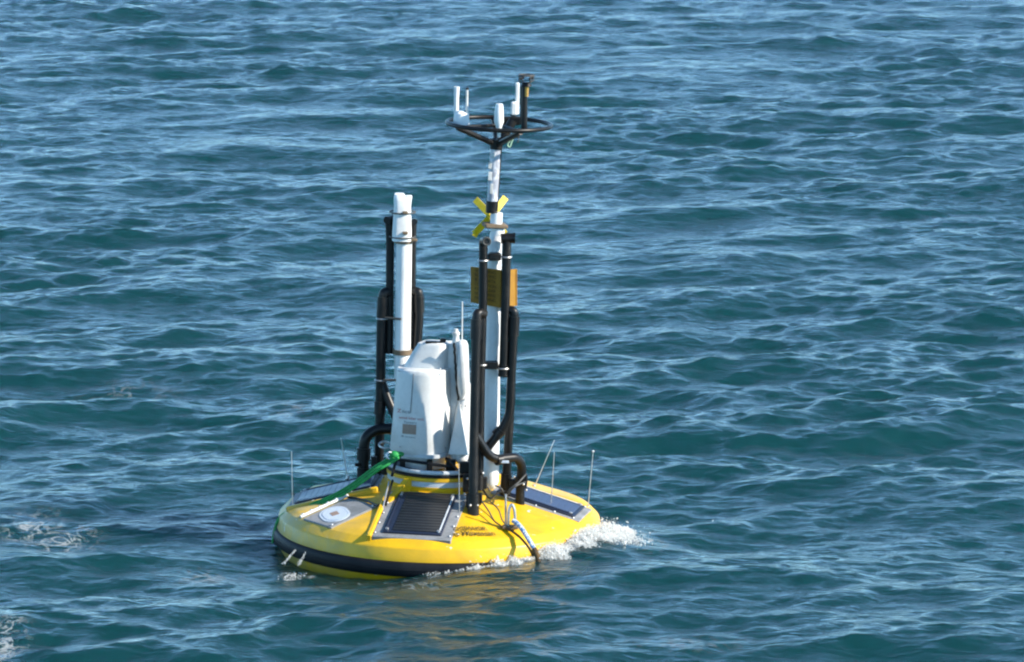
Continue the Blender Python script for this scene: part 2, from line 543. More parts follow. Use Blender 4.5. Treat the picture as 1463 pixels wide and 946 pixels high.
    def mth(op, a, b):
        n_ = nt.nodes.new('ShaderNodeMath'); n_.operation = op; n_.use_clamp = op in ('MULTIPLY', 'MAXIMUM')
        for i_, v_ in enumerate((a, b)):
            if isinstance(v_, float): n_.inputs[i_].default_value = v_
            elif v_ is not None: L(v_, n_.inputs[i_])
        return n_.outputs[0]
    dist_ = mth('ABSOLUTE', mth('SUBTRACT', nl.outputs['Fac'], 0.5), None)
    width_ = mth('MULTIPLY', la.outputs['Fac'], 0.085)
    line_ = mth('MULTIPLY', mth('SUBTRACT', width_, dist_), 16.0)
    lace_ = mth('MULTIPLY', line_, 0.34)
    tot_ = mth('MAXIMUM', fo.outputs[0], lace_)
    L(tot_, mf.inputs[0]); L(mx.outputs[0], mf.inputs[1]); L(fd.outputs[0], mf.inputs[2])
    L(mf.outputs[0], out.inputs['Surface'])
    va = nt.nodes.new('ShaderNodeVolumeAbsorption')
    va.inputs['Color'].default_value = (0.25, 0.80, 0.55, 1)
    va.inputs['Density'].default_value = 1.4
    L(va.outputs[0], out.inputs['Volume'])
    return m

def ground_at(px, py, z=0.0):
    """Where the sight line through a photo pixel meets the sea."""
    d = CAM_ROT.to_matrix() @ Vector(((px - CX) / F_PX, -(py - CY) / F_PX, -1.0))
    t = (z - CAM_H) / d.z
    return cam.location + d * t

FOAM_SPOTS = []
for px, py, sx, sy, a in ((45, 752, .26, .6, .85), (88, 768, .30, .5, .85), (290, 815, .40, .4, .50), (415, 588, .22, .5, .65), (190, 552, .5, .6, .45),
                          (10, 920, .14, .7, .95), (905, 780, .30, .5, .9), (560, 838, .5, .25, .55), (455, 830, .35, .22, .55), (985, 925, .6, .25, .45)):
    g = ground_at(px, py)
    FOAM_SPOTS.append((g.x, g.y, sx, sy, a))
sea = make_sea()
def make_undersea_light_block():  # added unseen dark plane, keeps background light from showing through the water
    mb = MB()
    mb.v = [(-60000, -9000, -4.0), (60000, -9000, -4.0), (60000, 34000, -4.0), (-60000, 34000, -4.0)]
    mb.f = [(0, 1, 2, 3)]
    o = mb.build('undersea_light_block', worn('light_block_dark', (0.012, 0.03, 0.03), (0.008, 0.02, 0.02), 0.9, 0.3), None, 0)
    tag(o, 'added dark plane under the water, blocks light from below the horizon', None, 'structure')
make_undersea_light_block()

# ------------------------------------------------------------------ the buoy
buoy = thing('ocean_buoy', 'yellow disc buoy with white instrument masts and black vent pipes, afloat in choppy sea', 'buoy', (0, 0, HULL_Z))
ROOT_ROT = Euler((radians(0.95), radians(1.0), 0.0), 'XYZ')
buoy.rotation_euler = ROOT_ROT
ROOT_M = Matrix.Translation((0, 0, HULL_Z)) @ ROOT_ROT.to_matrix().to_4x4()
ROOT_I = ROOT_M.inverted()
S = 1 / 169.0                                   # metres per photo pixel at the buoy

def P(px, py, y):
    """Buoy-local point at depth y on the sight line through a photo pixel (measuring from the photograph)."""
    o = ROOT_I @ cam.location
    d = ROOT_I.to_3x3() @ (CAM_ROT.to_matrix() @ Vector(((px - CX) / F_PX, -(py - CY) / F_PX, -1.0)))
    return o + d * ((y - o.y) / d.y)

def deck_z(r):
    return 0.175 + max(0.0, 1.286 - r) * 0.262

FACETS = [radians(d) for d in (-10.5, -53, -95, -143, 166, 121, 76, 33)]
def facet_z(r, a):
    """The deck is built of flat sloping faces that round off at the rim."""
    re = r * max(cos(a - f) for f in FACETS)
    k = min(1.0, max(0.0, (1.286 - r) / 0.05))
    return deck_z(r) * (1 - k) + (0.175 + max(0.0, 1.286 - re) * 0.262) * k

def deck(px_r, phi, up=0.0):
    """Point on the deck: radius and bearing in degrees (0 = towards the viewer, + = right)."""
    a = radians(phi)
    return Vector((px_r * sin(a), -px_r * cos(a), facet_z(px_r, a) + up))

# hull
prof = [(0.02, -0.62), (0.60, -0.60), (1.05, -0.46), (1.26, -0.30), (1.335, -0.20), (1.362, -0.14), (1.372, -0.10), (1.374, 0.0), (1.371, 0.03), (1.360, 0.100), (1.356, 0.110), (1.350, 0.116), (1.300, 0.166), (1.294, 0.171), (1.286, 0.1745)]
for k in range(1, 16):
    r = 1.286 - (1.286 - 0.445) * k / 15
    prof.append((r, deck_z(r)))
prof.insert(len(prof) - 15, (1.262, deck_z(1.262)))
prof.insert(len(prof) - 15, (1.236, deck_z(1.236)))
prof = [p for i, p in enumerate(prof) if not (i > 12 and abs(p[0] - 1.2299) < .003)]
hm = MB().lathe(prof, seg=240)
hv = []
for x, y, z in hm.v:
    r = sqrt(x * x + y * y)
    hv.append((x, y, facet_z(r, atan2(x, -y)) if (z > 0.174 and r < 1.2865) else z))
hm.v = hv
hull = hm.build('hull', M['yellow'], buoy, 60)
fprof = []
for k in range(15):
    a = -pi / 2 + pi * k / 14
    fprof.append((1.366 + 0.046 * max(0, cos(a)) ** .6, -0.062 + 0.063 * sin(a)))
fender = MB().lathe(fprof, seg=160).build('fender', M['rubber'], buoy, 60)
MB().lathe([(1.406, -0.070), (1.415, -0.064), (1.415, -0.056), (1.406, -0.050)], seg=120).build('fender_seam', M['rubber'], fender)

# central drum and platform
drum = MB().lathe([(0.445, 0.395), (0.45, 0.43), (0.44, 0.434), (0.44, 0.476), (0.452, 0.48), (0.452, 0.510), (0.43, 0.513), (0.2, 0.513)], seg=72, cap1=True).build('central_drum', M['yellow'], buoy, 40)
MB().lathe([(0.4425, 0.430), (0.446, 0.433), (0.446, 0.475), (0.4425, 0.478)], seg=72).build('drum_band', M['grey_light'], drum)
plat = MB().lathe([(0.30, 0.5145), (0.44, 0.5145), (0.455, 0.517), (0.455, 0.538), (0.44, 0.543), (0.30, 0.543)], seg=72).build('platform', M['rubber'], buoy, 40)
MB().torus((0, 0, 0.555), 0.435, 0.019, seg=72, sub=10).build('platform_rim', M['grey_light'], plat)

# ------------------------------------------------------------------ deck panels
def frame_at(phi, r0, r1):
    """Centre and axes of a flat tray lying on the sloping deck."""
    a = radians(phi)
    out = Vector((sin(a), -cos(a), 0)); side = Vector((cos(a), sin(a), 0))
    p0, p1 = out * r0 + Vector((0, 0, deck_z(r0))), out * r1 + Vector((0, 0, deck_z(r1)))
    x = (p1 - p0).normalized()
    n = x.cross(side)
    if n.z < 0: n = -n
    R = Matrix((x, n.cross(x), n)).transposed()
    return (p0 + p1) / 2, R, (p1 - p0).length

def solar_bay(phi, r0, r1, wtray, wpan, cellmat, nstrip, shift=0.0, border=(1, 1)):
    c, R, ln = frame_at(phi, r0, r1)
    q = lambda x, y, z: c + R @ Vector((x, y, z - 0.013))
    tray = MB().box(q(0, 0, -0.004), (ln, wtray, 0.05), R, 0.006).build('solar_panel', M['grey'], buoy)
    MB().box(q(-0.01, shift, 0.028), (ln - 0.10, wpan, 0.022), R, 0.004).build('panel_frame', M['panel_frame'], tray)
    pl = ln - 0.15; sw = wpan - 0.11
    m0 = None
    for k in range(nstrip):
        x = -0.01 - pl / 2 + pl * (k + 0.5) / nstrip
        o = MB().box(q(x, shift + (0.022 if phi == -10.5 else 0), 0.042), (pl / nstrip - (0.006 if phi == -10.5 else 0.002), sw, 0.006), R, 0.0015).build('solar_strip', cellmat, tray, 0)
    # bright edge rails and corner lugs
    for s in (-1, 1):
        MB().box(q(-0.01, shift + s * (wpan / 2 - 0.022), 0.044), (ln - 0.14, 0.012, 0.010), R, 0.002).build('edge_rail', M['grey_light'] if s > 0 else M['panel_frame'], tray)
        MB().box(q(ln / 2 - 0.10, shift + s * (wpan / 2 - 0.03), 0.046), (0.028, 0.028, 0.016), R, 0.004).build('lug', M['steel'], tray)
        MB().box(q(-ln / 2 + 0.10, shift + s * (wpan / 2 - 0.03), 0.046), (0.06, 0.022, 0.016), R, 0.004).build('lug', M['steel'], tray)
        # yellow coaming beside the tray
        if border[0 if s < 0 else 1]:
            MB().box(q(0, s * (wtray / 2 + 0.022), 0.004), (ln + 0.01, 0.045, 0.062), R, 0.014).build('coaming', M['yellow'], tray)
        for k in range(5):
            p = q(-ln / 2 + 0.06 + (ln - 0.12) * k / 4, s * (wtray / 2 - 0.018), 0.026)
            MB().sphere(p, 0.011, 8, 4).build('bolt', M['steel'], tray)
    return tray
front = solar_bay(-10.5, 0.47, 1.285, 0.66, 0.49, M['cell'], 14, -0.005, border=(1, 0))
left_bay = solar_bay(-95, 0.50, 1.265, 0.58, 0.48, M['cell_sky_tint'], 12, border=(0, 1))
left_bay['label'] = 'dark solar panel on the left rim, blue sky reflection put into its colour'
right_bay = solar_bay(76, 0.50, 1.265, 0.50, 0.42, M['cell_sky_tint'], 12, border=(0, 0))
right_bay['label'] = 'dark solar panel on the right rim, sky reflection coloured in as blue'
back_bay = solar_bay(166, 0.50, 1.265, 0.58, 0.48, M['cell_sky_tint'], 12)
# raised black rail along the far edge of the left bay
rail = MB().tube(fillet([P(423, 728, .26), P(431, 717, .27), P(505, 690, .31), P(545, 680, .31)], .05), 0.024, 10).build('grab_rail', M['black'], buoy)
for px, py in ((505, 690), (468, 704)):
    MB().box(P(px, py, .34), (0.05, 0.05, 0.05), None, 0.01).build('rail_clip', M['black'], rail)
for px, py in ((418, 703), (496, 683)):
    MB().sphere(P(px, py + 3, .38), 0.014, 8, 5).build('rail_clip', M['black'], rail)
# pale rail with bolts along the far edge of the right bay
rail2 = MB().tube([P(757, 699, .36), P(839, 733, .10)], 0.016, 10).build('grab_rail', M['yellow'], buoy)
for t in (0.05, .3, .55, .8):
    MB().sphere(P(757 + 82 * t, 697 + 34 * t, .36 - .26 * t), 0.013, 8, 4).build('rail_clip', M['steel'], rail2)

# hatch with the oval sticker, front left
c, R, ln = frame_at(-53, 0.80, 1.275)
q = lambda x, y, z: c + R @ Vector((x, y, z))
hatch = MB().box(q(0, 0, -0.002), (ln, 0.40, 0.034), R, 0.005).build('deck_hatch', M['grey'], buoy)
def stadium(w, h, n=10):
    pts = []
    r = h / 2
    for k in range(n + 1):
        a = -pi / 2 + pi * k / n
        pts.append((w / 2 - r + r * cos(a), r * sin(a)))
    for k in range(n + 1):
        a = pi / 2 + pi * k / n
        pts.append((-w / 2 + r + r * cos(a), r * sin(a)))
    return pts
def plate(fr, pts, z0, z1, name, m, parent):
    mb = MB()
    mb.ring_loft([[fr(x, y, z0) for x, y in pts], [fr(x, y, z1) for x, y in pts]])
    return mb.build(name, m, parent)
hq = lambda x, y, z: q(x * 0.9 + y * 0.35 + 0.055, y - x * 0.25, z)
st = plate(hq, [(y, x) for x, y in stadium(0.33, 0.26)][::-1], 0.014, 0.020, 'sticker', M['sticker'], hatch)
plate(hq, [(y, x) for x, y in stadium(0.29, 0.22)][::-1], 0.0195, 0.0215, 'sticker_ring', M['sticker_blue'], st)
plate(hq, [(y, x) for x, y in stadium(0.275, 0.205)][::-1], 0.021, 0.0230, 'sticker_face', M['sticker'], st)
plate(hq, [(-.035, -.04), (.035, -.04), (.035, .04), (-.035, .04)], 0.0225, 0.0245, 'sticker_mark', M['tan'], st)
bar = MB().tube([q(-ln / 2, -0.215, 0.03), q(ln / 2 + 0.01, -0.215, 0.03)], 0.014, 8).build('hatch_bar', M['white_dirty'], hatch)
for k in range(6):
    MB().sphere(q(-ln / 2 + 0.03 + (ln - 0.05) * k / 5, -0.215, 0.042), 0.012, 8, 4).build('bolt', M['steel'], hatch)
for s in (-.44, .44):
    MB().sphere(q(s * ln, 0.18, 0.02), 0.011, 8, 4).build('bolt', M['steel'], hatch)
MB().tube(smoothline([q(-ln / 2 + .01, -.2, .02), q(-ln / 2 - .01, 0, .025), q(-ln / 2 + .02, .24, .03)]), 0.010, 8).build('hatch_seal', M['black'], hatch)

# yellow ribs running up from the deck to the drum
for phi in (-36, 122, -142):
    a0, a1 = deck(0.80, phi, 0.0), deck(0.445, phi, 0.08 if phi == -36 else 0.02)
    a = radians(phi); sd = Vector((cos(a), sin(a), 0))
    mb = MB()
    rings = []
    for t in (0, .5, 1):
        p = a0.lerp(a1, t); h = 0.01 + .02 * t
        rings.append([p - sd * 0.032 + Vector((0, 0, -.1)), p + sd * 0.032 + Vector((0, 0, -.1)), p + sd * 0.026 + Vector((0, 0, h)), p - sd * 0.026 + Vector((0, 0, h))])
    mb.ring_loft(rings).build('deck_rib', M['yellow'], buoy, 30)

# ------------------------------------------------------------------ lettering
def text_points(s, size, space=1.0, bold=0.0):
    cu = bpy.data.curves.new('letters', 'FONT')
    cu.body = s
    cu.size = size
    cu.space_character = space
    cu.offset = bold
    o = bpy.data.objects.new('letters', cu)
    COL.objects.link(o)
    dg = bpy.context.evaluated_depsgraph_get()
    me = bpy.data.meshes.new_from_object(o.evaluated_get(dg))
    v = [(p.co.x, p.co.y) for p in me.vertices]
    f = [tuple(p.vertices) for p in me.polygons]
    bpy.data.objects.remove(o); bpy.data.curves.remove(cu); bpy.data.meshes.remove(me)
    return v, f

def lettering(s, size, fn, m, parent, name='lettering', width=None, bold=0.0):
    v, f = text_points(s, size, 1.0, bold)
    w = max(p[0] for p in v)
    kx = 1.0 if width is None else width / w
    mb = MB()
    mb.v = [tuple(fn(x * kx, y)) for x, y in v]
    mb.f = f
    return mb.build(name, m, parent, 0)

def on_deck(r0, phi0):
    def fn(u, v):
        r = r0 - v; a = phi0 + u / r0
        return Vector((r * sin(a), -r * cos(a), facet_z(r, a) + 0.012))
    return fn
lettering('OCEANOR', 0.088, on_deck(1.175, radians(5.6)), M['ink_black'], hull, width=0.29, bold=0.0022)
lettering('rt Wavescan', 0.088, on_deck(1.258, radians(4.9)), M['ink_black'], hull, width=0.365, bold=0.0022)

# ------------------------------------------------------------------ lidar unit
def section(seg, exp, rot=0.0):
    """Unit cross-section: a rounded square turned about the vertical, normalised to +-1."""
    pts = []
    for k in range(seg):
        t = 2 * pi * k / seg
        ct, st_ = cos(t), sin(t)
        x, y = math.copysign(abs(ct) ** (2 / exp), ct), math.copysign(abs(st_) ** (2 / exp), st_)
        pts.append((x * cos(rot) - y * sin(rot), x * sin(rot) + y * cos(rot)))
    mx, my = max(p[0] for p in pts), max(p[1] for p in pts)
    return [(p[0] / mx, p[1] / my) for p in pts]

def loft_px(rows, y, seg=36, exp=2.0, name='part', m=None, parent=None, smooth=40, caps=(True, True), rot=0.0):
    """rows: (py, left px, right px, depth radius, depth shift): horizontal rounded sections measured from the photograph."""
    rings = []
    for row in rows:
        py, xl, xr, ry = row[:4]
        yy = y + (row[4] if len(row) > 4 else 0.0)
        a, b = P(xl, py, yy), P(xr, py, yy)
        c = (a + b) / 2; rx = (b - a).length / 2
        rings.append([c + Vector((rx * u, ry * v, 0)) for u, v in section(seg, exp, rot)])
    if rings[0][0].z > rings[-1][0].z: rings.reverse()
    return MB().ring_loft(rings, *caps).build(name, m, parent, smooth)

TURN = radians(-20)
BODY = [(643, 559, 643, .235), (640, 557, 645, .245), (600, 561, 645, .24), (560, 564, 644.5, .23), (532, 567, 643.5, .22), (526, 568, 643.5, .217), (524.5, 569, 643, .205)]
lidar = loft_px(BODY, 0.0, 72, 2.25, 'lidar_unit', M['lidar_white'], buoy, 50, rot=TURN)
hood = loft_px([(525, 578, 646, .135, .05), (519, 579, 646, .135, .05), (506, 587, 646, .125, .055), (493, 595.5, 645.5, .115, .06), (489.5, 597.5, 644.5, .108, .06), (488, 601, 641, .095, .06)], 0.0, 64, 3.6, 'hood', M['lidar_white'], lidar, 35, rot=TURN)
loft_px([(489, 638, 655, .08), (500, 636, 657, .10), (575, 636, 661, .12), (650, 632, 664, .12)], 0.09, 28, 3.0, 'side_panel', M['lidar_white'], lidar, 45)
fair = loft_px([(486, 657, 664, .03), (488, 654, 667, .07), (493, 652, 669, .10), (520, 651.5, 670, .11), (546, 652, 671, .115), (560, 654, 668, .085), (572, 655.5, 661, .03)], -0.06, 28, 2.6, 'side_fairing', M['lidar_white'], lidar, 50)
loft_px([(548, 655, 673, .06), (575, 653, 673, .10), (610, 646, 672, .16), (648, 640, 670, .19), (654, 643, 669, .17)], 0.0, 28, 2.4, 'lower_cowl', M['lidar_white'], lidar, 50)
loft_px([(646, 651, 668, .07), (650, 649, 669, .08), (658, 651, 668, .07), (662, 654, 665, .05)], -0.14, 20, 2.6, 'corner_foot', M['lidar_white'], lidar, 50)
gu = MB()
A_, B_, C_, D_, E_ = P(656, 573, -.19), P(640.5, 649, -.19), P(667, 650, -.31), P(673, 648, -.08), P(650, 640, .0)
gu.v = [A_, B_, C_, D_, E_]
gu.f = [(0, 1, 2), (0, 2, 3), (0, 3, 4), (0, 4, 1), (1, 4, 3, 2)]
gu.build('cowl_gusset', M['lidar_white'], lidar, 0)
# dark jagged gasket between hood and fairing
gs = MB()
gpts = []
for k in range(19):
    t = k / 18
    gpts.append(P(649 + 5.5 * t + random.uniform(-.9, .9), 490 + 82 * t, -0.145 + 0.04 * t))
gs.tube(gpts, 0.011, 6).build('gasket', M['black'], lidar)
# flange, feet and base cylinder
flange = loft_px([(646.5, 562, 650, .262), (641.5, 562, 650, .262)], 0.0, 72, 3.3, 'flange', M['grey_light'], lidar, 40, rot=TURN)
loft_px([(665, 573, 636, .19), (646, 573, 636, .19)], 0.0, 40, 2.2, 'base_cylinder', M['lidar_white'], lidar, 40)
for px, w, y in ((614, .05, -.215), (644, .085, -.19), (575, .05, -.16)):
    MB().box(P(px, 665, y), (w, .05, .10), None, 0.006).build('foot', M['black'], lidar)
for a, b in (((566, 656, -.23), (650, 668, -.23)), ((640, 655, -.24), (662, 682, -.30)), ((566, 657, -.22), (560, 680, -.36))):
    MB().tube([P(*a), P(*b)], 0.013, 8).build('brace', M['black'], lidar)
# rim details on top
for px, py, y, s in ((616, 489, .0, (.10, .05, .022)), (633, 486, .0, (.05, .04, .035)), (626, 490, .02, (.06, .05, .03))):
    MB().box(P(px, py, y), s, None, 0.006).build('top_fitting', M['black'], lidar)
sensor = loft_px([(492, 645, 658, .04), (489, 646, 657, .035), (483, 647, 656, .03), (479, 647, 656, .03), (478, 646, 657, .033), (475, 646, 657, .033), (474, 648, 655, .025), (470, 649, 654, .017)], -.02, 20, 2, 'beacon', M['white_dirty'], lidar, 35)
MB().tube([P(660, 490, .02), P(660.5, 431, .02)], [.006, .0045], 8).build('thin_aerial', M['lidar_white'], lidar)
for px, py, y in ((576, 522, -.16), (629, 527, -.19), (632, 533, -.19), (570, 530, -.12), (571, 638, -.2), (637, 640, -.17), (650, 579, -.17), (658, 579, -.13), (664, 560, -.1), (665, 570, -.1), (666, 580, -.1), (665, 590, -.1)):
    MB().sphere(P(px, py, y), 0.008, 8, 4).build('rivet', M['steel'], lidar)
# seam up the front of the housing
SEC = section(144, 2.25, TURN)
def front_depth(s):
    best = 0.0
    for i in range(len(SEC)):
        (x0, y0), (x1, y1) = SEC[i - 1], SEC[i]
        if x0 != x1 and min(x0, x1) <= s <= max(x0, x1):
            best = min(best, y0 + (y1 - y0) * (s - x0) / (x1 - x0))
    return -best

def on_body(px0, py0, dpy):
    """Surface point of the housing for a front position given in photo pixels."""
    def fn(px, py):
        for i in range(len(BODY) - 1):
            if BODY[i][0] >= py >= BODY[i + 1][0]:
                t = (BODY[i][0] - py) / (BODY[i][0] - BODY[i + 1][0])
                xl, xr, ry = [BODY[i][j] * (1 - t) + BODY[i + 1][j] * t for j in (1, 2, 3)]
                break
        s = ((px - (xl + xr) / 2) / ((xr - xl) / 2))
        s = max(-.985, min(.985, s))
        yd = -ry * front_depth(s) - 0.003
        a, b = P(xl, py, 0), P(xr, py, 0)
        p = a.lerp(b, (s + 1) / 2)
        return Vector((p.x, yd, p.z))
    return fn
bf = on_body(0, 0, 0)
def body_pt(px, py_seen):
    """As seen in the photo: undo the drop caused by looking down at the curved front."""
    py = py_seen
    for _ in range(6):
        p = bf(px, max(525, min(642.5, py)))
        w = ROOT_M @ p
        v = CAM_ROT.to_matrix().transposed() @ (w - cam.location)
        sy = CY + F_PX * (v.y / v.z)
        py += (py_seen - sy)
    return bf(px, max(525, min(642.5, py)))
seam = MB().tube([body_pt(591 - 4.5 * k / 8, 534 + 56 * k / 8) for k in range(9)], 0.0045, 6).build('seam', M['grey'], lidar)
def body_text(s, px, py, size_px, width_px, slope, m):
    def fn(u, v):
        x = px + u
        return body_pt(x, py - v + slope * u)
    v, f = text_points(s, size_px)
    w = max(p[0] for p in v)
    mb = MB(); mb.v = [tuple(fn(p[0] * width_px / w, p[1])) for p in v]; mb.f = f
    return mb.build('lettering', m, lidar, 0)
body_text('Z', 567.5, 589, 7.5, 6, .1, M['ink_red'])
body_text('ncs', 574.5, 589.8, 7.0, 11, .1, M['ink_dark'])
body_text('wind lidar unit', 570, 598, 5.6, 36, .09, M['ink_red'])
body_text('Tonearu', 577, 604.8, 5.0, 18, .06, M['ink_dark'])
body_text('fll oceans', 573.5, 624.3, 4.0, 20, .11, M['ink_dark'])
mb = MB()
gx, gy = 8, 4
for j in range(gy + 1):
    for i in range(gx + 1):
        x = 575.5 + 19.5 * i / gx - 0.6 * (j / gy)
        y = 605.6 + 14 * j / gy + 1.6 * i / gx
        mb.v.append(tuple(body_pt(x, y)))
for j in range(gy):
    for i in range(gx):
        a = j * (gx + 1) + i
        mb.f.append((a, a + gx + 1, a + gx + 2, a + 1))
mb.build('printed_label', M['tan'], lidar)

# ------------------------------------------------------------------ pipes
def pipe(name, pts, r, parent, rad=.07, m=None, seg=18):
    return MB().tube(fillet(pts, rad), r, seg).build(name, m or M['black'], parent, 40)
def collar(p0, p1, r, parent, name='collar', m=None):
    return MB().tube([p0, p1], r, 18).build(name, m or M['black'], parent, 40)
def strap(px, py, y, r, parent, tilt=0.0):
    c = P(px, py, y)
    return MB().torus(c, r, 0.007, (tilt, 0, 1), 24, 6).build('hose_strap', M['steel'], parent)

MY = -0.50
# the tall mast, right
mast = MB().tube([P(702, 699, MY), P(702, 696, MY), P(701.7, 688, MY), P(701.8, 670, MY), P(702.8, 560, MY), P(703.6, 520, MY)], [.025, .045, .062, .066, .066, .062], 28).build('mast', M['white'], buoy, 40)
MB().tube([P(703.6, 523, MY), P(705.2, 440, MY), P(707.4, 345, MY)], [.0585, .0575, .056], 28).build('mast_tube', M['white'], mast, 40)
MB().tube([P(711, 335, MY), P(711.5, 326, MY)], .057, 24).build('mast_joint', M['white'], mast, 40)
MB().tube([P(707.4, 350, MY), P(710, 333, MY)], .055, 24).build('mast_joint', M['white'], mast, 40)
MB().tube([P(708.5, 327, MY), P(709.5, 304, MY)], .050, 24).build('mast_joint', M['white'], mast, 40)
cl = MB().box(P(707, 322, MY), (.19, .16, .035), Euler((0, radians(3), radians(12))).to_matrix(), .01).build('mast_clamp', M['brown'], mast)
MB().tube([P(702.5, 304, MY), P(703.3, 287, MY)], [.05, .052], 22).build('mast_socket', M['black'], mast, 40)
sleeve = MB().tube([P(703.2, 292, MY), P(708.2, 208, MY)], [.043, .043], 24).build('mast_sleeve', M['sleeve'], mast, 40)
for px, py, w, h in ((700, 252, 5, 12), (704, 222, 6, 7), (700, 236, 4, 10), (702, 270, 4, 14)):
    MB().box(P(px, py, MY - .043), (w * S, .012, h * S), Euler((0, radians(3.4), 0)).to_matrix(), .003).build('sleeve_patch', M['white_dirty'], sleeve)
MB().tube([P(710.5, 289, MY + .01), P(715.5, 211, MY + .01)], .010, 8).build('mast_cable', M['black'], mast)
MB().tube([P(687.2, 640, MY + .06), P(687.6, 538, MY + .06)], .022, 14).build('conduit', M['white'], mast)
MB().tube(fillet([P(682, 676, MY), P(688, 684, MY), P(697, 686, MY)], .04), .03, 12).build('conduit', M['white'], mast)

# topmark: yellow saltire with the mast through its middle
top = bpy.data.objects.new('topmark', None)
top.empty_display_size = .1
COL.objects.link(top); top.parent = buoy
for ex_, ey_ in ((679, 285), (721, 334), (678, 334), (722.5, 282)):
    a, b = P(702, 309, MY + .075), P(ex_, ey_, MY + .20)
    d = (b - a).normalized(); sd = d.cross(Vector((0, 1, 0.0))).normalized(); n = d.cross(sd)
    R = Matrix((d, sd, n)).transposed()
    MB().box((a + b) / 2, ((b - a).length, .056, .010), R, .002).build('cross_arm', M['topmark'], top)
    MB().sphere(a.lerp(b, .55) - n * .006, .009, 8, 4).build('bolt', M['steel'], top)
tip = P(678, 334, MY + .20)
MB().box(tip + Vector((.008, -.012, .002)), (.058, .012, .05), Euler((.2, .5, .9)).to_matrix(), .002).build('folded_tip', M['topmark'], top)

# vent pipes beside the mast
ya, yc = -.64, -.62
pa = pipe('vent_pipe', [P(695.5, 345, ya - .13), P(690.5, 343.5, ya), P(690.3, 420, ya), P(687, 540, ya), P(684.5, 700, ya)], .036, buoy, .045)
MB().torus(P(695.3, 345, ya - .13), .030, .009, (0.12, -1, 0), 24, 8).build('pipe_lip', M['wire'], pa)
pc = pipe('vent_pipe', [P(724.2, 342, yc), P(722.5, 420, yc), P(719, 534, yc)], .037, buoy)
MB().tube([P(715.5, 341, yc), P(735, 340, yc)], .042, 18).build('tee_cap', M['black'], pc, 40)
MB().tube([P(734, 340, yc), P(736, 340, yc)], .047, 18).build('tee_lip', M['black'], pc, 40)
collar(P(719.6, 521, yc), P(718.8, 538, yc), .043, pc)
pb = pipe('vent_pipe', [P(692, 449, ya), P(681.5, 446, ya - .06), P(680, 500, ya - .08), P(677, 640, ya - .12), P(676, 736, -.80)], .040, buoy, .07)
collar(P(681.2, 456, ya - .06), P(680.2, 484, ya - .07), .050, pb)
collar(P(676.3, 705, -.79), P(676, 737, -.80), .050, pb, 'pipe_socket')
pd = pipe('vent_pipe', [P(722, 443, yc + .02), P(735, 443, yc), P(733.5, 480, yc), P(728, 595, yc), P(714, 618, yc), P(696, 640, yc)], .037, buoy, .08)
collar(P(735, 452, yc), P(733.8, 480, yc), .045, pd)
collar(P(716, 614, yc), P(709, 622, yc), .046, pd)
pf = pipe('vent_pipe', [P(730.5, 560, -.42), P(727, 620, -.40), P(722, 706, -.36)], .037, buoy)
collar(P(723.5, 676, -.37), P(722, 707, -.36), .047, pf, 'pipe_socket')
pe = pipe('vent_pipe', [P(680, 622, -.74), P(702, 657, -.70), P(738, 653, -.55), P(746, 664, -.50), P(743, 700, -.46), P(743, 724, -.45)], .038, buoy, .10)
collar(P(709, 657.5, -.675), P(716, 656.5, -.645), .045, pe)
MB().box(P(721, 660, -.69), (.07, .01, .022), None, .004).build('pipe_label', M['sticker'], pe)
collar(P(745, 682, -.47), P(743.3, 696, -.46), .055, pe)
strap(690.5, 372, ya, .040, pa); strap(723.8, 367, yc, .041, pc)
strap(688.2, 521, ya, .040, pa); strap(719.3, 526, yc, .047, pc)
for py, x0, x1 in ((367, 697, 716), (522, 692, 712)):
    a, b = P(x0, py, -.60), P(x1, py - 1, -.60)
    MB().box((a + b) / 2, ((b - a).length, .10, .06), None, .01).build('pipe_bracket', M['black'], buoy)

# warning plates on the mast
def sign_plate(a, b, ztop, zbot, t=.012):
    """a, b: (px, depth) of the two vertical edges; ztop/zbot as photo rows at a and b."""
    A0, B0 = P(a[0], zbot[0], a[1]), P(b[0], zbot[1], b[1])
    A1, B1 = P(a[0], ztop[0], a[1]), P(b[0], ztop[1], b[1])
    n = (B0 - A0).cross(A1 - A0).normalized()
    if n.y > 0: n = -n
    o = MB().ring_loft([[A0, B0, B1, A1], [p - n * t for p in (A0, B0, B1, A1)]]).build('warning_sign', M['sign'], buoy, 0)
    e = n * .002
    for (p, q_) in ((B0, B1),):
        MB().tube([p + e, q_ + e], .0075, 6).build('sign_edge', M['sign'], o)
    return o, A0, B0, A1, B1, n
s1, A0, B0, A1, B1, n = sign_plate((672.5, -.52), (715.5, -.605), (381, 386), (432, 440))
lines = ('WARNING', 'SCIENTIFIC', 'BUOY DATA', 'COLLECTION', 'KEEP CLEAR', 'NO MOORING', 'NO FISHING')
for k, s in enumerate(lines):
    t = 1 - (k + 1.0) / 8.0
    p0 = A0.lerp(A1, t); p1 = B0.lerp(B1, t)
    ex = (p1 - p0).normalized(); ez = (A1 - A0).normalized()
    lettering(s, .036, (lambda u, v, p0=p0, ex=ex, ez=ez: p0 + ex * (u + .035) + ez * v + n * .0025), M['sign_ink'], s1, width=.185)
s2 = sign_plate((717, -.59), (737.5, -.42), (387, 384.5), (441, 437))[0]
s2['label'] = 'blank side plate facing right'

